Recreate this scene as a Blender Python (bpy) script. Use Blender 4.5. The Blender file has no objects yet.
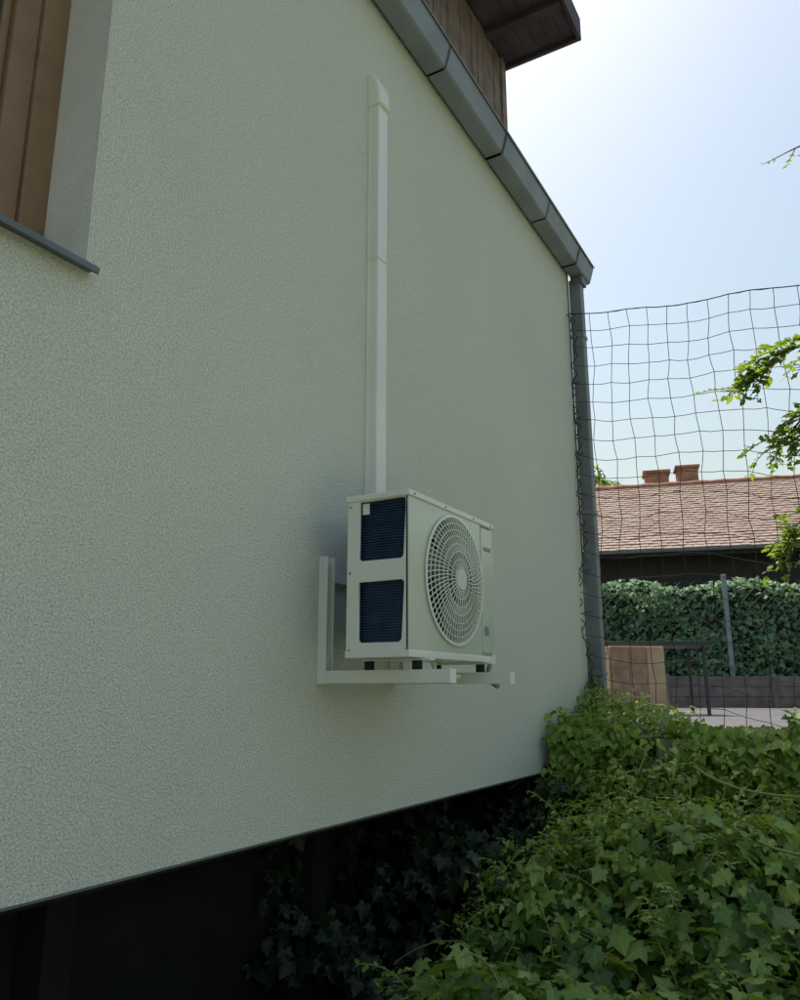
import bpy, bmesh, math, random
import numpy as np
from mathutils import Vector, Matrix
random.seed(4); rng=np.random.default_rng(7)
scene=bpy.context.scene
COL=scene.collection

# ---------------------------------------------------------------- helpers
def link(o,parent=None):
    COL.objects.link(o)
    if parent is not None: o.parent=parent
    return o
def empty(name,loc=(0,0,0),rz=0):
    e=bpy.data.objects.new(name,None); e.location=loc; e.rotation_euler=(0,0,math.radians(rz)); e.empty_display_size=.1
    return link(e)
def mat(name,col,rough=.6,metal=0,var=.12,vscale=6,bump=0,bscale=60,col2=None,spec=.5,coat=0,bdist=.01,detail=3):
    m=bpy.data.materials.new(name); m.use_nodes=True
    nt=m.node_tree; N=nt.nodes; L=nt.links; b=N['Principled BSDF']
    b.inputs['Roughness'].default_value=rough; b.inputs['Metallic'].default_value=metal
    b.inputs['Specular IOR Level'].default_value=spec
    if coat: b.inputs['Coat Weight'].default_value=coat; b.inputs['Coat Roughness'].default_value=.15
    tc=N.new('ShaderNodeTexCoord')
    no=N.new('ShaderNodeTexNoise'); no.inputs['Scale'].default_value=vscale; no.inputs['Detail'].default_value=detail
    L.new(tc.outputs['Object'],no.inputs['Vector'])
    mx=N.new('ShaderNodeMix'); mx.data_type='RGBA'
    c=list(col)
    c2=list(col2) if col2 else [x*(1-var*2) for x in c]
    mx.inputs['A'].default_value=(*[min(1,x*(1+var*.5)) for x in c],1); mx.inputs['B'].default_value=(*c2,1)
    mr=N.new('ShaderNodeMapRange'); mr.inputs['From Min'].default_value=.3; mr.inputs['From Max'].default_value=.7
    L.new(no.outputs['Fac'],mr.inputs['Value']); L.new(mr.outputs['Result'],mx.inputs['Factor'])
    L.new(mx.outputs['Result'],b.inputs['Base Color'])
    if bump:
        nb=N.new('ShaderNodeTexNoise'); nb.inputs['Scale'].default_value=bscale; nb.inputs['Detail'].default_value=4
        L.new(tc.outputs['Object'],nb.inputs['Vector'])
        bp=N.new('ShaderNodeBump'); bp.inputs['Strength'].default_value=bump; bp.inputs['Distance'].default_value=bdist
        L.new(nb.outputs['Fac'],bp.inputs['Height']); L.new(bp.outputs['Normal'],b.inputs['Normal'])
    return m
def box(name,x0,x1,y0,y1,z0,z1,m,parent=None,bev=0,seg=2):
    me=bpy.data.meshes.new(name)
    vs=[(x,y,z) for x in (x0,x1) for y in (y0,y1) for z in (z0,z1)]
    fs=[(0,1,3,2),(4,6,7,5),(0,4,5,1),(2,3,7,6),(0,2,6,4),(1,5,7,3)]
    me.from_pydata(vs,[],fs); me.update()
    bm=bmesh.new(); bm.from_mesh(me); bmesh.ops.recalc_face_normals(bm,faces=bm.faces)
    if bev: bmesh.ops.bevel(bm,geom=bm.edges[:],offset=bev,segments=seg,affect='EDGES',profile=.7)
    bm.to_mesh(me); bm.free()
    me.materials.append(m)
    return link(bpy.data.objects.new(name,me),parent)
def boxes(name,lst,m,parent=None,bev=0):
    bm=bmesh.new()
    for (x0,x1,y0,y1,z0,z1) in lst:
        r=bmesh.ops.create_cube(bm,size=1)
        for v in r['verts']:
            v.co=Vector(((x0+x1)/2+v.co.x*(x1-x0),(y0+y1)/2+v.co.y*(y1-y0),(z0+z1)/2+v.co.z*(z1-z0)))
    if bev: bmesh.ops.bevel(bm,geom=bm.edges[:],offset=bev,segments=1,affect='EDGES')
    me=bpy.data.meshes.new(name); bm.to_mesh(me); bm.free(); me.materials.append(m)
    return link(bpy.data.objects.new(name,me),parent)
def tomesh(o):
    dg=bpy.context.evaluated_depsgraph_get(); dg.update()
    me=bpy.data.meshes.new_from_object(o.evaluated_get(dg))
    n=o.name; par=o.parent; mw=o.matrix_local.copy(); ms=[m for m in o.data.materials]
    bpy.data.objects.remove(o)
    if not me.materials:
        for m in ms: me.materials.append(m)
    no=bpy.data.objects.new(n,me); no.matrix_local=mw
    COL.objects.link(no); no.parent=par
    return no
def tubes(name,lines,r,m,parent=None,cyclic=False,res=2,smooth=True,radii=None):
    cu=bpy.data.curves.new(name,'CURVE'); cu.dimensions='3D'; cu.bevel_depth=r; cu.bevel_resolution=res; cu.use_fill_caps=True
    for k,pts in enumerate(lines):
        s=cu.splines.new('POLY'); s.points.add(len(pts)-1)
        for i,p in enumerate(pts):
            s.points[i].co=(*p,1)
            if radii: s.points[i].radius=radii[k][i]
        s.use_cyclic_u=cyclic; s.use_smooth=smooth
    cu.materials.append(m)
    o=link(bpy.data.objects.new(name,cu),parent)
    return tomesh(o)
def plate(name,outer,holes,th,m,M,parent=None,bev=0):
    cu=bpy.data.curves.new(name,'CURVE'); cu.dimensions='2D'; cu.fill_mode='BOTH'; cu.extrude=th/2-bev; cu.bevel_depth=bev; cu.bevel_resolution=1
    cu.offset=-bev
    for pts in [outer]+holes:
        s=cu.splines.new('POLY'); s.points.add(len(pts)-1)
        for i,p in enumerate(pts): s.points[i].co=(p[0],p[1],0,1)
        s.use_cyclic_u=True
    cu.materials.append(m)
    o=link(bpy.data.objects.new(name,cu),parent)
    o.matrix_local=M
    return tomesh(o)
def rrect(x0,x1,y0,y1,r=.01,n=4):
    out=[]
    for cx,cy,a in ((x1-r,y1-r,0),(x0+r,y1-r,90),(x0+r,y0+r,180),(x1-r,y0+r,270)):
        for i in range(n+1):
            t=math.radians(a+90*i/n); out.append((cx+r*math.cos(t),cy+r*math.sin(t)))
    return out
def circ(cx,cy,r,n=64): return [(cx+r*math.cos(2*math.pi*i/n),cy+r*math.sin(2*math.pi*i/n)) for i in range(n)]
def MX(x):
    return Matrix(((0,0,1,x),(1,0,0,0),(0,1,0,0),(0,0,0,1)))
def MY(y):
    return Matrix(((1,0,0,0),(0,0,-1,y),(0,1,0,0),(0,0,0,1)))
def cyl(name,c,axis,r,depth,m,parent=None,n=32,bev=0):
    bm=bmesh.new(); bmesh.ops.create_cone(bm,cap_ends=True,segments=n,radius1=r,radius2=r,depth=depth)
    q=Vector((0,0,1)).rotation_difference(Vector(axis)).to_matrix().to_4x4()
    bmesh.ops.transform(bm,matrix=Matrix.Translation(c)@q,verts=bm.verts)
    me=bpy.data.meshes.new(name); bm.to_mesh(me); bm.free(); me.materials.append(m)
    for p in me.polygons: p.use_smooth=len(p.vertices)==4
    return link(bpy.data.objects.new(name,me),parent)

# ---------------------------------------------------------------- leaves
def fan(right,base,tip,ctr,droop=.25):
    left=[(-x,y) for x,y in reversed(right)]
    out=[base]+right+[tip]+left
    vs=[(ctr[0],ctr[1],0.)]+[(x,y,-droop*(x*x+.6*(y-ctr[1])**2)+(.05 if i%2 else -.03)) for i,(x,y) in enumerate(out)]
    n=len(out); tr=[(0,1+i,1+(i+1)%n) for i in range(n)]
    mid=[0.]+[0. if abs(x)<.01 else 1. for x,y in out]
    return np.array(vs),np.array(tr),np.array(mid)
VINE=fan([(.14,-.2),(.44,-.2),(.36,.03),(.64,.3),(.34,.36),(.2,.58)],(0,-.04),(0,.88),(0,.12))
OVATE=fan([(.2,.2),(.27,.45),(.17,.75)],(0,0),(0,1.),(0,.4),.35)
HEART=fan([(.3,-.12),(.46,.12),(.34,.45)],(0,0),(0,.85),(0,.2),.3)
def nrm(a): return a/np.maximum(np.linalg.norm(a,axis=1,keepdims=True),1e-6)
def leaves(name,T,pos,nor,tip,size,m,parent=None,rnd=None):
    vs,tr,mid=T; n=len(pos); k=len(vs)
    nor=nrm(nor); tip=nrm(tip-(tip*nor).sum(1,keepdims=True)*nor); xx=np.cross(tip,nor)
    s=size[:,None,None]
    bend=rng.uniform(.3,2.2,(n,1,1)); asp=rng.uniform(.75,1.1,(n,1,1))
    V=pos[:,None,:]+s*(vs[None,:,0:1]*asp*xx[:,None,:]+vs[None,:,1:2]*tip[:,None,:]+vs[None,:,2:3]*bend*nor[:,None,:])
    V=V.reshape(-1,3); F=(tr[None]+(np.arange(n)*k)[:,None,None]).reshape(-1,3)
    me=bpy.data.meshes.new(name); me.vertices.add(len(V)); me.vertices.foreach_set('co',V.ravel().astype(np.float32))
    me.loops.add(F.size); me.loops.foreach_set('vertex_index',F.ravel().astype(np.int32))
    me.polygons.add(len(F)); me.polygons.foreach_set('loop_start',(np.arange(len(F))*3).astype(np.int32))
    me.update(calc_edges=True)
    if rnd is None: rnd=rng.random(n)
    a=me.attributes.new('rnd','FLOAT','POINT'); a.data.foreach_set('value',np.repeat(rnd,k).astype(np.float32))
    a=me.attributes.new('mid','FLOAT','POINT'); a.data.foreach_set('value',np.tile(mid,n).astype(np.float32))
    me.materials.append(m)
    return link(bpy.data.objects.new(name,me),parent)
def leafmat(name,c1,c2,c3,trans=.3,rough=.42,spec=.4):
    m=bpy.data.materials.new(name); m.use_nodes=True; nt=m.node_tree; N=nt.nodes; L=nt.links
    b=N['Principled BSDF']; out=N['Material Output']; b.inputs['Roughness'].default_value=rough; b.inputs['Specular IOR Level'].default_value=spec
    at=N.new('ShaderNodeAttribute'); at.attribute_name='rnd'
    cr=N.new('ShaderNodeValToRGB'); e=cr.color_ramp.elements
    e[0].position=0; e[0].color=(*c1,1); e[1].position=1; e[1].color=(*c3,1)
    x=e.new(.55); x.color=(*c2,1)
    L.new(at.outputs['Fac'],cr.inputs['Fac'])
    am=N.new('ShaderNodeAttribute'); am.attribute_name='mid'
    mr=N.new('ShaderNodeMapRange'); mr.inputs['From Max'].default_value=.25; mr.inputs['To Min'].default_value=1.35; mr.inputs['To Max'].default_value=1.0
    L.new(am.outputs['Fac'],mr.inputs['Value'])
    mu=N.new('ShaderNodeVectorMath'); mu.operation='SCALE'; L.new(cr.outputs['Color'],mu.inputs[0]); L.new(mr.outputs['Result'],mu.inputs['Scale'])
    L.new(mu.outputs['Vector'],b.inputs['Base Color'])
    t=N.new('ShaderNodeBsdfTranslucent'); hs=N.new('ShaderNodeVectorMath'); hs.operation='MULTIPLY'; hs.inputs[1].default_value=(1.9,1.7,.6)
    L.new(mu.outputs['Vector'],hs.inputs[0]); L.new(hs.outputs['Vector'],t.inputs['Color'])
    ms=N.new('ShaderNodeMixShader'); ms.inputs[0].default_value=trans
    L.new(b.outputs[0],ms.inputs[1]); L.new(t.outputs[0],ms.inputs[2]); L.new(ms.outputs[0],out.inputs['Surface'])
    return m

# ---------------------------------------------------------------- materials
def stucco():
    m=bpy.data.materials.new('stucco_render'); m.use_nodes=True; nt=m.node_tree; N=nt.nodes; L=nt.links; b=N['Principled BSDF']
    b.inputs['Roughness'].default_value=.9; b.inputs['Specular IOR Level'].default_value=.2
    g=N.new('ShaderNodeNewGeometry')
    n1=N.new('ShaderNodeTexNoise'); n1.inputs['Scale'].default_value=155; n1.inputs['Detail'].default_value=3; n1.inputs['Roughness'].default_value=.7
    v=N.new('ShaderNodeTexVoronoi'); v.inputs['Scale'].default_value=210
    n2=N.new('ShaderNodeTexNoise'); n2.inputs['Scale'].default_value=.8; n2.inputs['Detail'].default_value=4
    for n in (n1,v,n2): L.new(g.outputs['Position'],n.inputs['Vector'])
    ad=N.new('ShaderNodeMath'); ad.operation='MULTIPLY_ADD'; ad.inputs[1].default_value=.6
    L.new(v.outputs['Distance'],ad.inputs[0]); L.new(n1.outputs['Fac'],ad.inputs[2])
    bp=N.new('ShaderNodeBump'); bp.inputs['Strength'].default_value=1.0; bp.inputs['Distance'].default_value=.005
    L.new(ad.outputs[0],bp.inputs['Height']); L.new(bp.outputs['Normal'],b.inputs['Normal'])
    mx=N.new('ShaderNodeMix'); mx.data_type='RGBA'; mx.inputs['A'].default_value=(.775,.785,.675,1); mx.inputs['B'].default_value=(.815,.84,.72,1)
    mr=N.new('ShaderNodeMapRange'); mr.inputs['From Min'].default_value=.35; mr.inputs['From Max'].default_value=.65
    L.new(n2.outputs['Fac'],mr.inputs['Value']); L.new(mr.outputs['Result'],mx.inputs['Factor'])
    r2=N.new('ShaderNodeMapRange'); r2.inputs['From Min'].default_value=.35; r2.inputs['From Max'].default_value=.6; r2.inputs['To Min'].default_value=.68; r2.inputs['To Max'].default_value=1.08
    L.new(n1.outputs['Fac'],r2.inputs['Value'])
    m2=N.new('ShaderNodeVectorMath'); m2.operation='SCALE'; L.new(mx.outputs['Result'],m2.inputs[0]); L.new(r2.outputs['Result'],m2.inputs['Scale'])
    L.new(m2.outputs['Vector'],b.inputs['Base Color'])
    return m
M_st=stucco()
M_rev=mat('reveal_render',(.87,.84,.78),.9,var=.05,bump=.8,bscale=160,bdist=.004)
M_gut=mat('zinc_grey_metal',(.26,.29,.31),.5,.1,var=.12,vscale=3)
M_gut2=mat('zinc_dark_joint',(.15,.17,.185),.5,.15,var=.12,vscale=3)
M_pipe=mat('painted_grey_metal',(.22,.245,.25),.55,.1,var=.15,vscale=3)
M_clad=mat('brown_timber_cladding',(.25,.19,.165),.75,var=.2,vscale=9,bump=.3,bscale=30)
M_sof=mat('soffit_boards',(.085,.068,.078),.8,var=.2)
M_rtile=mat('house_roof_sheet',(.12,.1,.1),.7)
M_win=mat('brown_window_frame',(.27,.165,.09),.45,var=.08,vscale=12)
M_glass=mat('window_glass',(.10,.11,.11),.05,var=.02,spec=.8)
M_dark=mat('basement_painted_shade',(.016,.015,.014),.9,var=.3,vscale=3,bump=.4,bscale=20)  # near-black colour stands in for the deep shade below the overhang
M_white=mat('white_powder_coat',(.80,.81,.73),.3,var=.02,vscale=4,coat=.3)
M_front=mat('front_panel_coat',(.58,.64,.53),.22,var=.02,vscale=4,coat=.7)  # white panel tinted green, plant reflections put into its colour
M_whiteP=mat('white_plastic',(.83,.82,.76),.4,var=.03,vscale=3)
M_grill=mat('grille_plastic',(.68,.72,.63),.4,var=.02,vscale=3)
M_blue=mat('blue_coil_fins',(.025,.075,.17),.4,.3,var=.2,vscale=20)
M_inner=mat('fan_cavity',(.05,.055,.05),.7)
M_fan=mat('fan_blade_plastic',(.22,.23,.22),.5)
M_rub=mat('rubber_damper',(.02,.02,.02),.8)
M_cop=mat('insulated_pipe',(.3,.3,.28),.8)
M_lab=mat('grey_label',(.25,.3,.36),.5)
M_net=mat('black_net_cord',(.02,.025,.022),.8)
M_stone=mat('rubble_stone',(.42,.37,.29),.9,var=.3,vscale=5,bump=.8,bscale=14,bdist=.03,col2=(.22,.19,.14))
M_bounce_gravel=mat('bounce_gravel',(.53,.52,.42),.95,var=.2,vscale=1.2,bump=.8,bscale=60,bdist=.02,col2=(.44,.45,.33))  # pale colour chosen for the light it throws back on the wall
M_grass=mat('grass_ground',(.10,.14,.05),.95,var=.35,vscale=4,bump=.8,bscale=60,bdist=.03,col2=(.13,.12,.07))
M_soil=mat('soil_ground',(.03,.025,.018),.95,var=.35,vscale=4,bump=.8,bscale=40,bdist=.03)
M_under=mat('foliage_shade_underlayer',(.012,.02,.008),.95)  # near-black fill, paints the shade in the gaps between leaves
M_bark=mat('bark',(.11,.085,.06),.9,var=.3,vscale=20,bump=.6,bscale=40)
M_twig=mat('green_stem',(.22,.26,.08),.7)
M_tan=mat('plywood',(.50,.37,.25),.65,var=.1,vscale=5)
M_tan2=mat('brown_plank',(.36,.24,.16),.7,var=.2,vscale=8)
M_tab=mat('dark_table_metal',(.04,.05,.055),.5)
M_board=mat('grey_brown_boards',(.18,.155,.15),.8,var=.2,vscale=6)
M_post=mat('galvanised_post',(.25,.3,.33),.5,.4)
M_facade=mat('eave_shade_facade',(.04,.037,.035),.85)  # wall darkened by colour to give the shade under the eaves
M_brick=mat('chimney_brick',(.44,.22,.14),.9,var=.2,vscale=8,bump=.4,bscale=20)
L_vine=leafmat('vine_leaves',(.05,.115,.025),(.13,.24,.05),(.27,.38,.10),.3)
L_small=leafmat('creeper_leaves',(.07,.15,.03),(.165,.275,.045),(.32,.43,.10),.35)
L_shade=leafmat('shade_painted_ivy_leaves',(.010,.022,.007),(.015,.032,.009),(.022,.044,.012),.1)  # dark leaf copy, overhang shade painted into the greens
L_ivy=leafmat('ivy_leaves',(.08,.18,.11),(.17,.30,.17),(.26,.39,.23),.4,.5,.2)
L_tree=leafmat('tree_leaves',(.08,.15,.025),(.14,.23,.035),(.22,.32,.06),.45)
L_bounce_hedge=leafmat('bounce_hedge_leaves',(.07,.14,.03),(.10,.20,.04),(.14,.25,.06),.25)  # leaves of the unseen hedge added for green bounce

# ---------------------------------------------------------------- house
H=empty('stucco_house')
WEND=5.75; GZ=-1.6
plate('facade_wall',[(-4,-.48),(WEND,-.48),(WEND,3.36),(-4,3.36)],[[(-.1,1.14),(1.287,1.14),(1.287,2.6),(-.1,2.6)]],.27,M_st,MX(-.135),H)
box('rear_volume',-6,-.275,-3.99,WEND-.003,-.478,3.36,M_st,H)
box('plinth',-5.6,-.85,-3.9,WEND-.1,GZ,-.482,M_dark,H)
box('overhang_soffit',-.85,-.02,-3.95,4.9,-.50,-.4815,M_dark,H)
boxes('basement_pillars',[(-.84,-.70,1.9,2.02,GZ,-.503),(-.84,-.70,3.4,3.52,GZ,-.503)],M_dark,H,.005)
box('facade_drip_edge',-.019,.003,-4,WEND,-.486,-.4805,M_gut2,H)
box('window_reveal_jamb',-.262,-.0015,1.2835,1.2868,1.141,2.6,M_rev,H)
box('window_reveal_head',-.262,-.0015,-.09,1.28,2.592,2.5985,M_rev,H)
plate('window_frame',[(-.1,1.14),(1.283,1.14),(1.283,2.592),(-.1,2.592)],[[(-.02,1.22),(1.20,1.22),(1.20,2.51),(-.02,2.51)]],.06,M_win,MX(-.235),H,.004)
plate('window_sash',[(-.02,1.22),(1.2,1.22),(1.2,2.51),(-.02,2.51)],[[(.06,1.3),(1.12,1.3),(1.12,2.43),(.06,2.43)]],.05,M_win,MX(-.245),H,.006)
plate('window_bead',[(.06,1.3),(1.12,1.3),(1.12,2.43),(.06,2.43)],[[(.085,1.325),(1.095,1.325),(1.095,2.405),(.085,2.405)]],.02,M_win,MX(-.255),H,.003)
box('window_glass',-.268,-.264,.08,1.1,1.32,2.41,M_glass,H)
box('window_sill',-.2,.040,-.13,1.295,1.131,1.138,M_gut2,H,.0015)
box('window_sill_lip',.032,.042,-.132,1.297,1.118,1.1345,M_gut2,H,.0015)
def gz(y): return -.014*(y-2.7)
def gutter():
    prof=[(.013,3.47),(.013,3.345),(.02,3.33),(.118,3.33),(.132,3.338),(.165,3.452),(.167,3.468),(.176,3.474),(.180,3.466),(.174,3.458)]
    bm=bmesh.new(); ys=[-4.2,5.97]; rows=[[bm.verts.new((x,y,z+gz(y))) for x,z in prof] for y in ys]
    for i in range(len(prof)-1): bm.faces.new((rows[0][i],rows[0][i+1],rows[1][i+1],rows[1][i]))
    bm.faces.new(rows[1][:7]); bm.faces.new(rows[0][:7][::-1])
    me=bpy.data.meshes.new('gutter'); bm.to_mesh(me); bm.free(); me.materials.append(M_gut)
    link(bpy.data.objects.new('gutter',me),H)
    for k,y in enumerate([ -1.2,.1,1.4,2.5,3.3,4.1,4.9,5.6]):
        w=.010 if k%2 else .006
        p=[(x,z) for x,z in ((.010,3.345),(.018,3.3265),(.120,3.3265),(.1365,3.336),(.1690,3.450),(.1715,3.47))]
        bm=bmesh.new(); a=[bm.verts.new((x,y-w,z+gz(y))) for x,z in p]; b=[bm.verts.new((x,y+w,z+gz(y))) for x,z in p]
        for i in range(5): bm.faces.new((a[i],a[i+1],b[i+1],b[i]))
        bmesh.ops.solidify(bm,geom=bm.faces[:],thickness=-.002)
        me=bpy.data.meshes.new('gutter_joint'); bm.to_mesh(me); bm.free(); me.materials.append(M_gut2)
        link(bpy.data.objects.new('gutter_joint',me),H)
gutter()
box('eaves_fascia',-.02,.011,-4.1,5.85,3.365,3.5,M_gut2,H)
me=bpy.data.meshes.new('low_roof'); 
me.from_pydata([(.03,-4.1,3.49),(.03,5.86,3.44),(-6.2,5.86,4.4),(-6.2,-4.1,4.5),(.03,-4.1,3.45),(.03,5.86,3.40),(-6.2,5.86,3.37),(-6.2,-4.1,3.37)],[],[(0,1,2,3),(4,7,6,5),(0,4,5,1),(1,5,6,2),(2,6,7,3),(3,7,4,0)]); me.materials.append(M_rtile)
link(bpy.data.objects.new('low_roof',me),H)
lst=[];y=-3.5
while y<4.70:
    lst.append((-.12,-.1+random.uniform(-.003,.003),y,y+.088,3.38,4.62)); y+=.095
lst.append((-.14,-.085,4.70,4.78,3.38,4.62))
boxes('timber_cladding',lst,M_clad,H,.003)
box('upper_storey',-3.4,-.122,-3.5,4.765,3.37,4.62,M_sof,H)
box('upper_roof',-3.8,.46,-3.7,4.80,4.655,4.76,M_rtile,H)
box('upper_fascia',.462,.487,-3.72,4.83,4.60,4.79,M_sof,H)
box('upper_bargeboard',-3.8,.46,4.803,4.83,4.60,4.79,M_sof,H)
boxes('soffit_rafters',[(-.1,.455,yy-.035,yy+.035,4.585,4.638) for yy in (4.45,3.85,3.25,2.65,2.05,1.45)],M_sof,H,.003)
boxes('soffit_planks',[(-.1+i*.093,-.1+i*.093+.090,-3.6,4.80,4.64,4.654) for i in range(6)],M_sof,H)
DP=empty('downpipe')
box('pipe',.002,.10,5.79,5.885,-.25,3.265,M_pipe,DP,.012)
box('gutter_outlet',.02,.12,5.78,5.90,3.22,3.282,M_gut2,DP,.01)
for z in (2.75,1.3,.1): box('clip',-.002,.106,5.785,5.891,z,z+.03,M_gut,DP,.003)
box('corner_trim',-.03,.004,WEND+.001,WEND+.035,-.47,3.36,M_pipe,DP)
box('gutter_end_stub',.06,.11,5.975,6.03,3.36,3.54,M_gut,DP,.006)

# ---------------------------------------------------------------- AC unit
A=empty('air_conditioner_outdoor_unit',(0,0,.012))
X0,X1,Y0,Y1,Z0,Z1=.185,.44,2.33,3.045,.10,.67
hole1=[(.238,.645-.0),(.236,.44),(.245,.430),(.408,.430),(.417,.44),(.428,.635),(.42,.645)]
hole2=[(.236,.355),(.236,.155),(.245,.145),(.400,.145),(.409,.155),(.420,.345),(.411,.355)]
plate('end_panel',rrect(X0,X1-.002,Z0+.012,Z1-.015,.006),[hole1,hole2],.014,M_white,MY(Y0+.007),A,.003)
plate('far_end_panel',rrect(X0,X1-.002,Z0+.012,Z1-.015,.006),[],.012,M_white,MY(Y1-.006),A,.002)
CY,CZ,CR=2.683,.392,.243
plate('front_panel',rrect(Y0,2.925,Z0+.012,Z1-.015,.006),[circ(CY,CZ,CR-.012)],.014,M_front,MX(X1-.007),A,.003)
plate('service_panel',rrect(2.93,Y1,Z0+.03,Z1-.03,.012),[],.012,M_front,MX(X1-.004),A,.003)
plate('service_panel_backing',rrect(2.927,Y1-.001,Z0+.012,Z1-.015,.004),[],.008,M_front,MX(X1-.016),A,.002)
box('top_lid',X0-.004,X1+.007,Y0-.007,Y1+.007,Z1-.022,Z1,M_white,A,.006,3)
box('base_pan',X0,X1+.003,Y0-.004,Y1+.004,Z0-.006,Z0+.018,M_white,A,.004)
box('back_coil',X0+.006,X0+.03,Y0+.03,Y1-.05,Z0+.02,Z1-.025,M_blue,A)
box('end_coil',X0+.02,X1-.025,Y0+.03,Y0+.05,Z0+.02,Z1-.025,M_blue,A)
fin=[]; z=Z0+.03
while z<Z1-.03:
    fin.append((X0+.03,X1-.02,Y0+.018,Y0+.031,z,z+.0025)); z+=.0095
boxes('coil_fins',fin,M_blue,A)
box('cavity_divider',X0+.035,X1-.016,2.93,2.934,Z0+.02,Z1-.03,M_inner,A)
box('cavity_back',X0+.035,X0+.04,Y0+.055,2.93,Z0+.02,Z1-.03,M_inner,A)
bm=bmesh.new(); n=64
for (ra,xa,rb,xb) in ((CR,X1+.001,CR+.004,X1+.009),(CR+.004,X1+.009,CR-.006,X1+.010),(CR-.006,X1+.010,CR-.016,X1-.01),(CR-.016,X1-.01,CR-.018,X1-.09)):
    a=[bm.verts.new((xa,CY+ra*math.cos(2*math.pi*i/n),CZ+ra*math.sin(2*math.pi*i/n))) for i in range(n)]
    b=[bm.verts.new((xb,CY+rb*math.cos(2*math.pi*i/n),CZ+rb*math.sin(2*math.pi*i/n))) for i in range(n)]
    for i in range(n): f=bm.faces.new((a[i],a[(i+1)%n],b[(i+1)%n],b[i])); f.smooth=True
me=bpy.data.meshes.new('fan_shroud'); bm.to_mesh(me); bm.free(); me.materials.append(M_white); link(bpy.data.objects.new('fan_shroud',me),A)
def gp(r,a): return (X1+.006+.022*(1-(r/CR)**2),CY+r*math.cos(a),CZ+r*math.sin(a))
sp=[]
for k in range(64):
    a=2*math.pi*k/64; r0=.045 if k%2==0 else .105
    sp.append([gp(r0+(CR-.008-r0)*t/6,a+.3*((r0+(CR-.008-r0)*t/6)/CR)) for t in range(7)])
tubes('fan_grille_spokes',sp,.0025,M_grill,A,res=1)
tubes('fan_grille_rings',[[gp(r,2*math.pi*i/56) for i in range(56)] for r in (.045,.075,.105,.135,.165,.19,.215)],.0022,M_grill,A,cyclic=True,res=1)
cyl('fan_grille_hub',(X1+.027,CY,CZ),(1,0,0),.04,.008,M_grill,A,48)
cyl('fan_motor_hub',(X1-.05,CY,CZ),(1,0,0),.05,.06,M_fan,A)
for k in range(3):
    bm=bmesh.new(); g=[]
    for i in range(7):
        for j in range(7):
            r=.045+.17*i/6; a=2*math.pi*k/3+ (j/6)*(1.0+.5*i/6)+.4*i/6
            g.append(bm.verts.new((X1-.03-.05*j/6,CY+r*math.cos(a),CZ+r*math.sin(a))))
    for i in range(6):
        for j in range(6): f=bm.faces.new((g[i*7+j],g[i*7+j+1],g[i*7+j+8],g[i*7+j+7])); f.smooth=True
    me=bpy.data.meshes.new('fan_blade'); bm.to_mesh(me); bm.free(); me.materials.append(M_fan); link(bpy.data.objects.new('fan_blade',me),A)
box('front_label',X1+.0025,X1+.0035,2.945,2.985,.20,.235,M_lab,A)
box('badge',X1+.0025,X1+.004,2.955,3.02,.545,.56,M_lab,A)
boxes('end_stickers',[(.243,.27,Y0+.012,Y0+.017,.60,.64)],M_whiteP,A)
for (x,z) in ((.20,.63),(.20,.12),(.43,.12),(.20,.39)): cyl('screw',(x,Y0-.001,z),(0,1,0),.004,.004,M_gut,A,12)
for y in (2.36,2.6,2.85,3.02): cyl('lid_screw',(X1+.008,y,Z1-.012),(1,0,0),.0035,.004,M_gut,A,12)
for (yy) in (2.44,2.965):
    for xx in (.215,.41):
        cyl('rubber_foot',(xx,yy,.072),(0,0,1),.018,.034,M_rub,A,16)
boxes('base_rails',[(X0+.01,X1+.03,2.42,2.46,.086,.093),(X0+.01,X1+.03,2.945,2.985,.086,.093)],M_white,A,.001)
tubes('drain_elbow',[[(.33,2.72,.09),(.33,2.72,.055),(.34,2.75,.04),(.40,2.8,.035)]],.009,M_whiteP,A)
tubes('service_valves',[[(.40,3.04,.18),(.40,3.085,.18),(.40,3.09,.10),(.38,3.09,.03),(.44,3.07,.0)],[(.34,3.04,.18),(.34,3.09,.18),(.27,3.1,.17),(.1,3.08,.2),(.05,2.95,.3),(.04,2.82,.5)],[(.34,3.04,.13),(.34,3.085,.13),(.25,3.1,.12),(.1,3.07,.15),(.03,2.9,.3),(.03,2.8,.5)]],.011,M_cop,A)
tubes('cable',[[(.19,3.0,.45),(.12,2.97,.46),(.06,2.88,.5),(.03,2.82,.58)]],.005,M_rub,A)
B=empty('wall_mounting_bracket')
for i,yy in enumerate((2.44,2.965)):
    boxes('upright',[(0.001,.005,yy-.024,yy+.024,.020,.49),(.005,.042,yy-.024,yy-.020,.020,.49),(.005,.042,yy+.020,yy+.024,.020,.49)],M_white,B,.0008)
    boxes('arm',[(.043,.545,yy-.022,yy+.022,.062,.067),(.043,.545,yy-.022,yy-.018,.022,.062),(.043,.545,yy+.018,yy+.022,.022,.062)],M_white,B,.0008)
    boxes('arm_end_cap',[(.543,.548,yy-.023,yy+.023,.021,.068)],M_whiteP,B,.001)
    boxes('gusset',[(.006,.11,yy-.002,yy+.002,.030,.061),(.006,.038,yy-.002,yy+.002,.061,.15)],M_white,B)
    for z in (.46,.09): cyl('bolt',(.01,yy,z),(1,0,0),.008,.012,M_gut,B,6)
box('cross_rail',.006,.016,2.47,2.935,.40,.43,M_white,B,.001)
D=empty('pipe_cover_duct',(0,-.03,-.06))
box('duct_cover',.002,.058,2.762,2.842,.50,2.80,M_whiteP,D,.007,3)
box('duct_back',.001,.012,2.757,2.847,.50,2.80,M_whiteP,D,.001)
box('duct_joint',.001,.061,2.759,2.845,1.96,1.963,M_whiteP,D,.001)
bm=bmesh.new(); secs=[]
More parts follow.
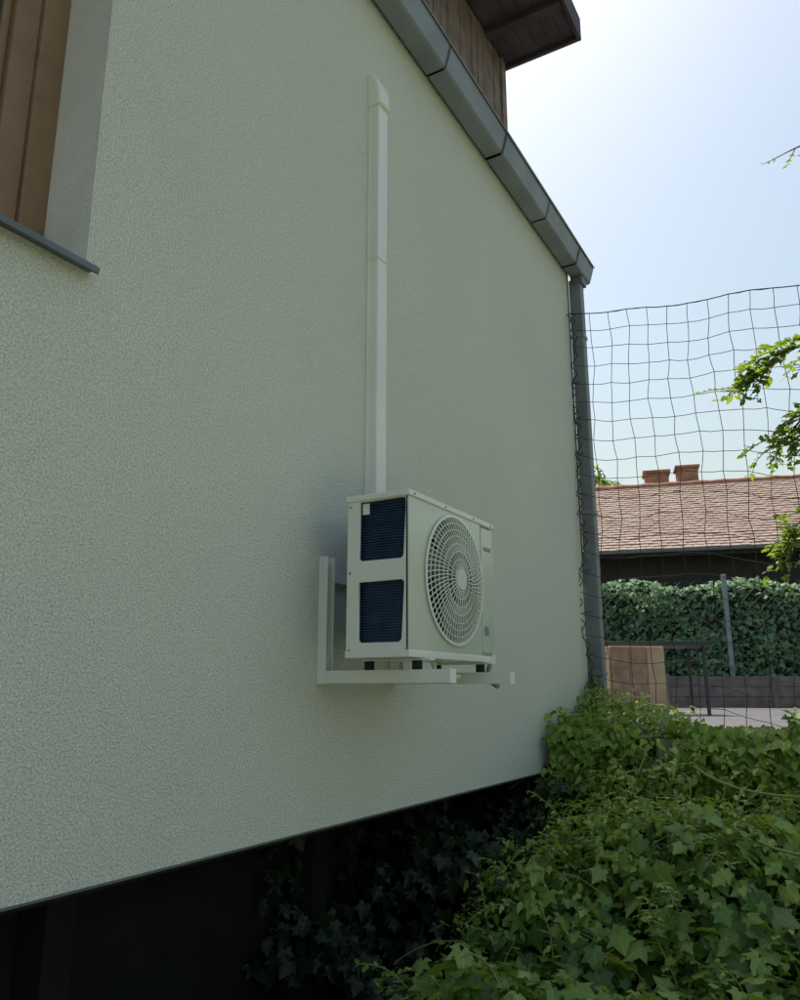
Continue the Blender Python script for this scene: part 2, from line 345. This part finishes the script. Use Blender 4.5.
for i in range(15):
    if i<2: z=2.77+.03*i; d=.067; w=.048
    else:
        t=(i-2)/12; z=2.81+.135*math.sin(t*math.pi/2); d=max(.067*max(math.cos(t*math.pi/2),0)**.8 if t<1 else .004,.004); w=.048+.006*t
    c=min(.014,d*.4)
    secs.append([bm.verts.new(p) for p in ((.001,2.802-w,z),(d-c,2.802-w,z),(d-c*.3,2.802-w+c*.3,z),(d,2.802-w+c,z),(d,2.802+w-c,z),(d-c*.3,2.802+w-c*.3,z),(d-c,2.802+w,z),(.001,2.802+w,z))])
for a,b in zip(secs,secs[1:]):
    for i in range(8):
        f=bm.faces.new((a[i],a[(i+1)%8],b[(i+1)%8],b[i])); f.smooth=i in (1,2,3,4,5)
bm.faces.new(secs[0][::-1]); bm.faces.new(secs[-1])
bmesh.ops.recalc_face_normals(bm,faces=bm.faces)
me=bpy.data.meshes.new('duct_end_cap'); bm.to_mesh(me); bm.free(); me.materials.append(M_whiteP); link(bpy.data.objects.new('duct_end_cap',me),D)

# ---------------------------------------------------------------- ground & terraces
def sheet(name,x0,x1,y0,y1,z,m):
    me=bpy.data.meshes.new(name); me.from_pydata([(x0,y0,z),(x1,y0,z),(x1,y1,z),(x0,y1,z)],[],[(0,1,2,3)]); me.materials.append(m)
    return link(bpy.data.objects.new(name,me))
sheet('ground',-300,300,-300,300,GZ,M_grass)
sheet('bounce_gravel',1.3,18,-.5,4.79,GZ+.004,M_bounce_gravel)  # unseen pale ground, added to bounce sunlight onto the shaded facade
sheet('bounce_damping_soil',-.85,1.1,-3.9,4.79,GZ+.004,M_soil)  # dark sheet added to keep bounced light out of the overhang
box('upper_garden_ground',-40,40,4.95,90,-1.59,-.262,M_grass)
box('terrace_footing',-5,.45,4.90,4.949,-1.59,-.50,M_dark)  # dark filler box, overhang shade put into its colour
pv=bpy.data.materials.new('terrace_paving'); pv.use_nodes=True; N=pv.node_tree.nodes; L=pv.node_tree.links
bt=N.new('ShaderNodeTexBrick'); tc=N.new('ShaderNodeTexCoord'); bt.inputs['Scale'].default_value=1; bt.inputs['Brick Width'].default_value=1.8; bt.inputs['Row Height'].default_value=.145
bt.inputs['Mortar Size'].default_value=.008; bt.inputs['Color1'].default_value=(.13,.12,.125,1); bt.inputs['Color2'].default_value=(.095,.09,.095,1); bt.inputs['Mortar'].default_value=(.03,.025,.024,1)
L.new(tc.outputs['Object'],bt.inputs['Vector']); L.new(bt.outputs['Color'],N['Principled BSDF'].inputs['Base Color']); N['Principled BSDF'].inputs['Roughness'].default_value=.75
sheet('terrace_paving',-5.9,8,5.8,13,-.255,pv); sheet('terrace_paving',.12,8,4.95,5.797,-.255,pv)
lst=[]; 
for r in range(9):
    x=.5+random.uniform(0,.2)
    while x<9:
        w=random.uniform(.18,.38); lst.append((x,x+w-.015,4.80+random.uniform(-.02,.02),4.95,GZ+r*.15,GZ+r*.15+.137-(.02 if r==8 else 0)*random.random())); x+=w
boxes('stones',lst,M_stone,empty('stone_retaining_wall'),.012)

T=empty('garden_table',(-.3,8.8,-.255),28)
box('tabletop',-.62,.62,-.32,.32,.70,.745,M_tab,T,.004)
for x in (-.55,.55):
    tubes('leg_frame',[[(x,-.26,.0),(x,-.24,.70),(x,.24,.70),(x,.26,.0)]],.020,M_tab,T,smooth=False)
C=empty('wooden_cabinet',(-.42,8.5,-.255),38)
box('carcass',-.26,.30,-.24,.24,.05,.69,M_tan,C,.004)
boxes('front_boards',[(-.26,-.08,-.256,-.242,.06,.68),(-.075,.11,-.256,-.242,.06,.68)],M_tan2,C,.002)
boxes('front_door',[(.115,.30,-.256,-.242,.06,.68)],M_tan,C,.002)
boxes('side_frame',[(-.275,-.262,-.24,.24,.06,.12),(-.275,-.262,-.24,.24,.62,.68),(-.275,-.262,-.24,-.18,.12,.62),(-.275,-.262,.18,.24,.12,.62)],M_tan2,C,.002)
boxes('feet',[(-.25,-.2,-.23,-.18,0,.05),(.24,.29,-.23,-.18,0,.05),(-.25,-.2,.18,.23,0,.05),(.24,.29,.18,.23,0,.05)],M_tan2,C)

W=empty('low_board_wall',(-.15,12.75,-.255),20)
lst=[]; x=-.75
while x<8: lst+= [(x,x+1.46,-.03,.03,zz,zz+.145) for zz in (0,.15,.30)]; lst.append((x-.04,x+.03,-.05,.05,0,.48)); x+=1.5
boxes('boards',lst,M_board,W,.005)
F=empty('ivy_fence',(-.2,13.2,-.255),20)
boxes('posts',[(x-.035,x+.035,-.17,-.11,0,2.0) for x in (-4.5,-2.2,.15,2.4,4.7,7)],M_post,F,.004)
wl=[]
for k in range(-16,70):
    x=-5+k*.2
    wl.append([(x,-.18,0.0),(x+1.9,-.18,1.9)]); wl.append([(x+1.9,-.175,0),(x,-.175,1.9)])
tubes('chain_link',wl,.0015,M_post,F,res=0)
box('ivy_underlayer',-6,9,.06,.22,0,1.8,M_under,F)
n=19000; px=rng.uniform(-6,9,n); pz=rng.uniform(0,1.92,n)
lump=.12*np.sin(px*2.1+1)*np.sin(pz*3+px)+.08*np.sin(px*5.3+pz*4)
py=-lump*.6-.02+rng.uniform(-.05,.12,n)
pz=pz+ .06*np.sin(px*3.7)*(pz>1.6)
leaves('ivy_foliage',HEART,np.stack([px,py,pz],1),np.stack([rng.normal(-.3,.5,n),rng.normal(-.8,.3,n),rng.normal(1.0,.5,n)],1),np.stack([rng.normal(0,.5,n),rng.normal(-.4,.3,n),-np.ones(n)],1),rng.uniform(.06,.13,n),L_ivy,F)

NB=empty('neighbour_house',(-1.15,16.8,-.255),15)
box('facade',-9,9,0,6.8,0,3.0,M_facade,NB)
box('eaves_board',-9.2,9.2,-.45,-.41,2.86,3.0,M_facade,NB)
box('eaves_gutter',-9.2,9.2,-.55,-.45,2.93,3.0,M_gut2,NB,.02)
box('soffit',-9.2,9.2,-.41,0,2.92,2.96,M_sof,NB)
rt=bpy.data.materials.new('clay_roof_tiles'); rt.use_nodes=True; N=rt.node_tree.nodes; L=rt.node_tree.links
bt=N.new('ShaderNodeTexBrick'); tc=N.new('ShaderNodeTexCoord'); bt.inputs['Scale'].default_value=1; bt.inputs['Brick Width'].default_value=.18; bt.inputs['Row Height'].default_value=.16
bt.inputs['Mortar Size'].default_value=.006; bt.inputs['Color1'].default_value=(.40,.28,.22,1); bt.inputs['Color2'].default_value=(.28,.195,.16,1); bt.inputs['Mortar'].default_value=(.08,.05,.04,1)
no=N.new('ShaderNodeTexNoise'); no.inputs['Scale'].default_value=1.2; no.inputs['Detail'].default_value=6
mx=N.new('ShaderNodeMix'); mx.data_type='RGBA'; mx.blend_type='MIX'; mx.inputs['B'].default_value=(.36,.30,.25,1)
mr=N.new('ShaderNodeMapRange'); mr.inputs['From Min'].default_value=.4; mr.inputs['From Max'].default_value=.75; mr.inputs['To Max'].default_value=.7
L.new(tc.outputs['Object'],bt.inputs['Vector']); L.new(tc.outputs['Object'],no.inputs['Vector']); L.new(no.outputs['Fac'],mr.inputs['Value']); L.new(mr.outputs['Result'],mx.inputs['Factor'])
L.new(bt.outputs['Color'],mx.inputs['A']); L.new(mx.outputs['Result'],N['Principled BSDF'].inputs['Base Color']); N['Principled BSDF'].inputs['Roughness'].default_value=.85
bm=bmesh.new(); rows=28
for k in range(rows):
    y0=k*.16; 
    nx=104
    for i in range(nx):
        xa=-9.3+i*.18+ (.09 if k%2 else 0); j=random.uniform(-.006,.006)
        v=[bm.verts.new(p) for p in ((xa,y0-.03,.03+j),(xa+.172,y0-.03,.03+j),(xa+.172,y0+.16,.008+j),(xa,y0+.16,.008+j),(xa,y0-.03,.0),(xa+.172,y0-.03,.0))]
        bm.faces.new((v[0],v[1],v[2],v[3])); bm.faces.new((v[4],v[5],v[1],v[0]))
bmesh.ops.recalc_face_normals(bm,faces=bm.faces)
me=bpy.data.meshes.new('roof_tiles'); bm.to_mesh(me); bm.free(); me.materials.append(rt)
o=link(bpy.data.objects.new('roof_tiles',me),NB); o.location=(0,-.5,3.0); o.rotation_euler=(math.radians(30),0,0)
me=bpy.data.meshes.new('roof_body'); rl=rows*.16; ry=rl*math.cos(math.radians(30)); rzz=rl*math.sin(math.radians(30))
me.from_pydata([(-9.2,-.5,2.985),(9.3,-.5,2.985),(9.3,-.5+ry,2.985+rzz),(-9.2,-.5+ry,2.985+rzz),(9.3,-.5+2*ry,2.985),(-9.2,-.5+2*ry,2.985)],[],[(0,1,2,3),(3,2,4,5),(0,3,5),(1,4,2)]); me.materials.append(rt)
link(bpy.data.objects.new('roof_body',me),NB)
tubes('ridge_tiles',[[(-9.2+i*.3,-.5+ry,3.0+rzz+(.02 if i%2 else 0)) for i in range(62)]],.09,M_brick,NB)
for (x,w,h) in ((-.25,.58,.42),(.50,.50,.5)):
    boxes('chimney',[(x-w/2,x+w/2,ry-.3,ry+.25,2.8+rzz,3.0+rzz+h),(x-w/2-.05,x+w/2+.05,ry-.35,ry+.3,3.0+rzz+h,3.07+rzz+h),(x-.1,x+.1,ry-.15,ry+.1,3.07+rzz+h,3.12+rzz+h)],M_brick,NB,.01)

n=7000; c=np.array([[-6.2,25,6.2],[-8.5,26,6.6],[-5.2,26,5.4],[9,30,3.5],[13,27,4]])[rng.integers(0,5,n)]
d=nrm(rng.normal(0,1,(n,3)))*(rng.uniform(.5,1,(n,1))**.4)*np.array([1.4,1.2,1.5])
leaves('distant_trees',OVATE,c+d,d+rng.normal(0,.5,(n,3)),rng.normal(0,1,(n,3)),rng.uniform(.15,.3,n),L_tree)

# ---------------------------------------------------------------- vegetation heap
ph=rng.uniform(0,6.28,(10,)); ang=rng.uniform(0,6.28,(10,)); fr=np.array([1.5,2.1,2.9,3.7,4.9,6.1,7.5,9,11,14.]); am=np.array([.7,.7,.8,.8,.8,.75,.65,.55,.45,.35])
def lumps(x,y):
    s=0
    for i in range(10): s=s+am[i]*np.sin(fr[i]*(x*np.cos(ang[i])+y*np.sin(ang[i]))+ph[i])
    return s/2.2
def sst(a,b,x):
    t=np.clip((x-a)/(b-a),0,1); return t*t*(3-2*t)
def HH(x,y):
    h=-.36-.40*np.maximum(4.85-y,0)+.17*lumps(x,y)*(1-.6*sst(4.2,4.8,y))
    h=h-np.maximum(.30-x,0)*1.25*(1-sst(4.3,4.9,y)*.8)
    h=h-.12*sst(1.0,1.45,x)*sst(3.8,4.6,y)
    h=h+.14*np.exp(-((x-.25)**2+(y-5.5)**2)/.10)
    h=h+.05*np.maximum(y-4.85,0)
    h=h-np.maximum(x-2.3,0)*1.2
    return np.maximum(h,GZ+.04)
V=empty('climbing_vine_mass')
gx=np.linspace(-.8,3.4,90); gy=np.linspace(1.4,5.6,80)
vv=[];ff=[]
for j,y in enumerate(gy):
    for i,x in enumerate(gx):
        vv.append((x,y,float(HH(np.array(x),np.array(y)))-.19- (.35 if (y>4.8 and x>.55) else 0)))
for j in range(79):
    for i in range(89): a=j*90+i; ff.append((a,a+1,a+91,a+90))
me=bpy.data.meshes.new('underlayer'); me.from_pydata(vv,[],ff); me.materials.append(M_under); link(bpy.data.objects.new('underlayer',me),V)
def fine(x,y): return np.sin(x*17+3*np.sin(y*5))*np.sin(y*15+2*np.sin(x*6)+1)
def surf(n,xr,yr,cond=None):
    x=rng.uniform(*xr,n*2); y=rng.uniform(*yr,n*2)
    k=np.ones(len(x),bool)
    k&=~((y>4.92+.22*np.sin(x*7)*np.sin(x*3+1))&(x>.7+.15*np.sin(y*9)))
    if cond is not None: k&=cond(x,y)
    x=x[k][:n];y=y[k][:n]
    e=.02; z=HH(x,y); dx=(HH(x+e,y)-z)/e; dy=(HH(x,y+e)-z)/e
    nn=nrm(np.stack([-dx,-dy,np.ones(len(x))],1))
    z=np.where((y>4.80)&(x>.05),np.maximum(z,-.235),z)
    return x,y,z,nn
def mix(x,y): return .8*lumps(x*.7+9,y*.7-3)+ (y-4.0)*1.5 -(x-.8)*1.2+.15
def put(name,T,n,cond,smin,smax,m,off=(-.12,.06),tilt=.45,bias=0):
    x,y,z,nn=surf(n,(0.02,3.0),(1.5,5.68),cond)
    # thin the upper layer out over the hollows so dark gaps open up between clumps
    o=rng.uniform(off[0],off[1],len(x)); f=fine(x,y)
    keep=~((f<-.25)&(rng.random(len(x))<.62)); x,y,z,nn,o,f=x[keep],y[keep],z[keep],nn[keep],o[keep],f[keep]
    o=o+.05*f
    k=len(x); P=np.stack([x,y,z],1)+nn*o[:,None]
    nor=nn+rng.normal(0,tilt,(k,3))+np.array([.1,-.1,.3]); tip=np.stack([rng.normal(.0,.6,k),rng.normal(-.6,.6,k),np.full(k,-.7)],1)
    r=np.clip(rng.normal(.45,.22,k)+ (o-off[0])/(off[1]-off[0])*.4-.2+.12*lumps(x*2.1+4,y*2.1)+bias+.14*f,0,1)  # deeper and hollow leaves toned darker, shade put into their colour
    return leaves(name,T,P,nor,tip,rng.uniform(smin,smax,k)*np.where(rng.random(k)<.3,.7,1),m,V,r)
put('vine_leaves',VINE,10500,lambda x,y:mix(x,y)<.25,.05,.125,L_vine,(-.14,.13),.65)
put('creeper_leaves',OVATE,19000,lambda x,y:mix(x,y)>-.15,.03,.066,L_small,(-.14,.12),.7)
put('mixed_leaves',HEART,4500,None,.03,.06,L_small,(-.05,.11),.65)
n=2600; x=rng.uniform(0.05,2.6,n); k=np.sin(x*6.1+1)+.6*np.sin(x*13+2)+.3>rng.uniform(-.9,.9,n); x=x[k]; n=len(x)
z=-.20-rng.uniform(0,1,n)**1.4*.36; y=4.76+rng.uniform(-.06,.03,n)+np.where(z>-.26,rng.uniform(0,.18,n),0)
leaves('edge_leaves',HEART,np.stack([x,y,z],1),np.stack([rng.normal(0,.5,n),-np.ones(n),rng.normal(.9,.5,n)],1),np.stack([rng.normal(0,.4,n),rng.normal(-.4,.3,n),-np.ones(n)],1),rng.uniform(.04,.09,n),L_small,V,rng.uniform(.3,1,n))
stems=[];lp=[];ln=[];lt=[];ls=[]
for k in range(380):
    x,y,z,nn=surf(1,(0.1,2.2),(2.6,5.6))
    if len(x)==0: continue
    p=Vector((x[0],y[0],z[0]-.05)); d=Vector((random.gauss(0,.4),random.gauss(-.2,.4),1)).normalized(); Ls=random.uniform(.12,.42)*(.6 if y[0]>4.7 else 1)
    pts=[p.copy()]; steps=10
    for s_ in range(steps):
        d=(d+Vector((random.gauss(0,.12),random.gauss(0,.12),-.16))).normalized(); p=p+d*Ls/steps; pts.append(p.copy())
        sd=d.cross(Vector((0,0,1)))
        if sd.length<.1: sd=Vector((1,0,0))
        sd.normalize()
        for sg in (-1,1):
            lp.append(p[:]); t=sd*sg+d*.6+Vector((0,0,random.uniform(-.3,.3))); lt.append(t[:]); ln.append((random.gauss(0,.3),random.gauss(0,.3),1)); ls.append(random.uniform(.03,.06)*(1.2-s_/steps*.5))
    stems.append([q[:] for q in pts])
for k in range(60):
    x,y,z,nn=surf(1,(0.2,1.9),(2.8,4.8))
    if len(x)==0: continue
    p=Vector((x[0],y[0],z[0]+.05)); a=random.uniform(0,6.28); d=Vector((math.cos(a),math.sin(a),.5)).normalized(); pts=[p[:]]
    for s_ in range(12):
        d=(d+Vector((random.gauss(0,.1),random.gauss(0,.1),-.1))).normalized(); p=p+d*.035; pts.append(p[:])
    stems.append(pts)
tubes('shoots',stems,.0024,M_twig,V,res=1)
leaves('shoot_leaves',OVATE,np.array(lp),np.array(ln),np.array(lt),np.array(ls),L_small,V,rng.uniform(.4,1,len(lp)))
n=2000; y=rng.uniform(4.7,5.8,n); z=-.60+rng.uniform(0,1,n)**1.5*(.14+.62*(y-4.7)/1.1)
leaves('wall_creeper_leaves',OVATE,np.stack([rng.uniform(.005,.14,n),y,z],1),np.stack([np.ones(n),rng.normal(-.3,.4,n),rng.normal(.4,.4,n)],1),np.stack([rng.normal(0,.3,n),rng.normal(0,.6,n),-np.ones(n)],1),rng.uniform(.03,.06,n),L_small,V)
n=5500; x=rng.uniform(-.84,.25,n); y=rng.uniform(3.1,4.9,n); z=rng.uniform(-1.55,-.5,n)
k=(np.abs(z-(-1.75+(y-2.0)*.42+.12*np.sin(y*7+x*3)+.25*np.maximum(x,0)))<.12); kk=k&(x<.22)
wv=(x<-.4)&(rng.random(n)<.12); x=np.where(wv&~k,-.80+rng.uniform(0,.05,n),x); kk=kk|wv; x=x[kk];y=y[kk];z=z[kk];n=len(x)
leaves('shade_painted_ivy_leaves',VINE,np.stack([x,y,z],1),np.stack([np.ones(n),rng.normal(-.4,.5,n),rng.normal(.6,.5,n)],1),np.stack([rng.normal(0,.3,n),rng.normal(0,.6,n),-np.ones(n)],1),rng.uniform(.05,.10,n),L_shade,V)
def arch(a,b,c,n=14):
    a,b,c=Vector(a),Vector(b),Vector(c); return [((1-t)**2*a+2*t*(1-t)*b+t*t*c)[:] for t in [i/n for i in range(n+1)]]
tubes('tendrils',[arch((1.0,4.1,-.36),(1.2,4.0,-.50),(1.7,3.9,-.42)),arch((1.3,3.6,-.58),(1.5,3.5,-.66),(1.9,3.4,-.5))],.0065,M_twig,V)

# ---------------------------------------------------------------- tree at right
TR=empty('garden_tree')
limbs=[];rad=[];lp=[];ln=[];lt=[];ls=[]
def limb(pts,r0,r1,sub=7):
    P=[Vector(p) for p in pts]; out=[]
    for i in range(len(P)-1):
        for s_ in range(sub):
            t=s_/sub; a=P[max(i-1,0)];b=P[i];c=P[i+1];d=P[min(i+2,len(P)-1)]
            out.append(.5*((2*b)+(-a+c)*t+(2*a-5*b+4*c-d)*t*t+(-a+3*b-3*c+d)*t**3))
    out.append(P[-1]); n=len(out)
    limbs.append([o[:] for o in out]); rad.append([r0+(r1-r0)*i/(n-1) for i in range(n)])
    return out
def twig(p,d,Ln,droop=.1,sz=(.07,.12)):
    p=p.copy(); d=d.normalized(); pts=[p.copy()]; n=int(Ln/.035)+2
    for i in range(n):
        d=(d+Vector((random.gauss(0,.1),random.gauss(0,.1),random.gauss(-droop,.06)))).normalized(); p=p+d*.035; pts.append(p.copy())
        sd=d.cross(Vector((0,0,1))); sd.normalize()
        for sg in (-1,1):
            t=sd*sg*random.uniform(.5,1)+d*.7+Vector((0,0,random.uniform(-.5,.1)))
            lp.append(p[:]); lt.append(t[:]); ln.append((random.gauss(0,.4),random.gauss(0,.4),1)); ls.append(random.uniform(*sz))
    limbs.append([q[:] for q in pts]); rad.append([.0035-(.002)*i/(len(pts)-1) for i in range(len(pts))])
limb([(3.1,5.35,GZ),(3.12,5.33,-.2),(3.05,5.3,.9),(3.2,5.2,2.0),(3.3,5.2,3.0),(3.35,5.2,3.9)],.10,.03)
b1=limb([(3.08,5.3,1.0),(2.5,5.15,1.6),(2.0,5.05,1.95),(1.6,5.0,2.0),(1.36,4.98,1.86)],.03,.003)
b5=limb([(2.5,5.15,1.6),(2.0,5.0,1.72),(1.7,4.95,1.62),(1.50,4.92,1.42)],.02,.003)
b2=limb([(3.07,5.3,.5),(2.5,5.1,.9),(2.0,5.0,1.08),(1.7,4.95,1.02),(1.48,4.92,.85)],.025,.003)
b3=limb([(3.2,5.2,2.2),(2.6,5.1,2.9),(2.1,5.05,3.25),(1.85,5.0,3.33),(1.64,5.0,3.30)],.02,.002)
for b,lo,step,Lr in ((b1,17,1,(.12,.24)),(b5,11,1,(.1,.24)),(b2,16,1,(.1,.22))):
    for i in range(lo,len(b),step):
        d=(b[min(i+1,len(b)-1)]-b[i-1]).normalized()
        for r_ in range(2): twig(b[i],d+Vector((random.gauss(-.2,.5),random.gauss(0,.5),random.gauss(-.2,.6))),random.uniform(*Lr),.12,(.045,.09))
for i in range(18,len(b3),3): twig(b3[i],Vector((-1,random.gauss(0,.4),random.gauss(0,.4))),.06,.05,(.025,.04))
twig(Vector((1.40,4.98,1.82)),Vector((-1,0,-.15)),.30,.01,(.025,.045))
for k in range(150):
    a=Vector((random.gauss(0,1),random.gauss(0,1),random.gauss(0,1))).normalized()*random.uniform(.3,1)
    p=Vector((3.65+a.x*1.15,5.3+a.y*1.1,3.1+a.z*1.3)); 
    if p.x<2.5: continue
    q=Vector((3.3,5.2,2.2+random.random()*1.2))
    limbs.append([q[:],((q+p)/2+Vector((0,0,.1)))[:],p[:]]); rad.append([.012,.008,.003])
    for r_ in range(3): twig(p,a+Vector((random.gauss(0,.7),random.gauss(0,.7),random.gauss(0,.5))),random.uniform(.2,.4),.1,(.07,.11))
tubes('trunk_and_branches',limbs,1.0,M_bark,TR,res=2,radii=rad)
leaves('foliage',OVATE,np.array(lp),np.array(ln),np.array(lt),np.array(ls)*.9,L_tree,TR)

HG=empty('bounce_hedge')  # unseen hedge, added only for reflections and green bounce light
box('bounce_hedge_core',8.4,9.2,-8,4.3,GZ,-.3,M_under,HG,.1)
n=6000; y=rng.uniform(-8,4.4,n); z=rng.uniform(GZ,-.15,n); x=8.35+.12*np.sin(y*2.3)*np.sin(z*3)+rng.uniform(-.1,.1,n)
k=rng.random(n)<.35; x=np.where(k,rng.uniform(8.3,9.3,n),x); z=np.where(k,-.28+rng.uniform(-.05,.15,n),z)
leaves('bounce_hedge_leaves',OVATE,np.stack([x,y,z],1),np.stack([-np.ones(n)*.6,rng.normal(0,.5,n),rng.normal(.7,.5,n)],1),rng.normal(0,1,(n,3)),rng.uniform(.1,.18,n),L_bounce_hedge,HG)

# ---------------------------------------------------------------- net
NT=empty('protective_net')
cols=23; rowsn=22; cw=.148; y0=5.70
def npos(i,j):
    x=.02+i*cw; top=2.93-.125*x+.05*((x-.85)**2-.7)*.5
    if x>1.7: top=2.93-.2125+.0+.05*((.85)**2-.7)*.5+.02*math.sin(x*3)
    z=top-j*.148*(1+.015*math.sin(i*.8))
    wob=min(1,j/2+.3)
    x+= wob*(.014*math.sin(j*.7+i*.4)+.008*math.sin(j*2.1+i*1.7)+random.uniform(-.006,.006))+ (.02*math.sin(j*1.1) if i==0 else 0)
    z+= wob*(.016*math.sin(i*.7+j*.3)+.006*math.sin(i*2.3+j)+random.uniform(-.006,.006))
    y=y0+.04*math.sin(i*.5+j*.3)+.02*math.sin(i*1.3)
    return (x,y,z)
G=[[npos(i,j) for j in range(rowsn)] for i in range(cols)]
def dens(pts):
    out=[]
    for a,b in zip(pts,pts[1:]):
        a=Vector(a);b=Vector(b); out.append(a[:]); m=(a+b)/2+Vector((random.uniform(-.003,.003),0,random.uniform(-.007,.001))); out.append(m[:])
    out.append(pts[-1]); return out
ln_=[dens(G[i]) for i in range(cols)]+[dens([G[i][j] for i in range(cols)]) for j in range(rowsn)]
tubes('mesh_cords',ln_,.0024,M_net,NT,res=1)
side=[]
for j in range(rowsn-1):
    a=Vector(G[0][j]); b=Vector(G[0][j+1]); side+=[(a+Vector((-.02,0,0)))[:],((a+b)/2+Vector((.03,0,0)))[:]]
tubes('edge_rope',[dens([G[i][0] for i in range(cols)]),side],.004,M_net,NT,res=1)
tubes('ties',[[G[0][j],(.05,5.785,G[0][j][2]+.02)] for j in range(0,rowsn,2)],.003,M_net,NT,res=1)
tubes('support_pole',[[(3.33,5.7,-.3),(3.33,5.7,2.9)]],.025,M_post,NT)

# ---------------------------------------------------------------- light, sky, camera
EL,AZ=66,-50   # azimuth measured from +Y towards +X
w=bpy.data.worlds.new('World'); scene.world=w; w.use_nodes=True
sk=w.node_tree.nodes.new('ShaderNodeTexSky'); sk.sky_type='NISHITA'; sk.sun_disc=False
sk.sun_elevation=math.radians(EL); sk.sun_rotation=math.radians(AZ); sk.air_density=2.0; sk.dust_density=3.6; sk.ozone_density=.8
bg=w.node_tree.nodes['Background']; bg.inputs['Strength'].default_value=.15
w.node_tree.links.new(sk.outputs[0],bg.inputs[0])
sl=bpy.data.lights.new('sun','SUN'); sl.energy=5; sl.angle=math.radians(.5); sl.color=(1,.95,.87)
so=link(bpy.data.objects.new('sun',sl))
sd=Vector((math.sin(math.radians(AZ))*math.cos(math.radians(EL)),math.cos(math.radians(AZ))*math.cos(math.radians(EL)),math.sin(math.radians(EL))))
so.rotation_euler=sd.to_track_quat('Z','Y').to_euler()
cd=bpy.data.cameras.new('camera'); cam=link(bpy.data.objects.new('camera',cd)); cam.location=(1.75,0,0)
cam.rotation_euler=(math.radians(103.5),0,math.radians(30)); cd.sensor_fit='HORIZONTAL'; cd.sensor_width=36; cd.lens=35.55; cd.clip_end=1000; cd.clip_start=.05
scene.camera=cam
scene.view_settings.view_transform='Standard'; scene.view_settings.look='None'; scene.view_settings.exposure=0
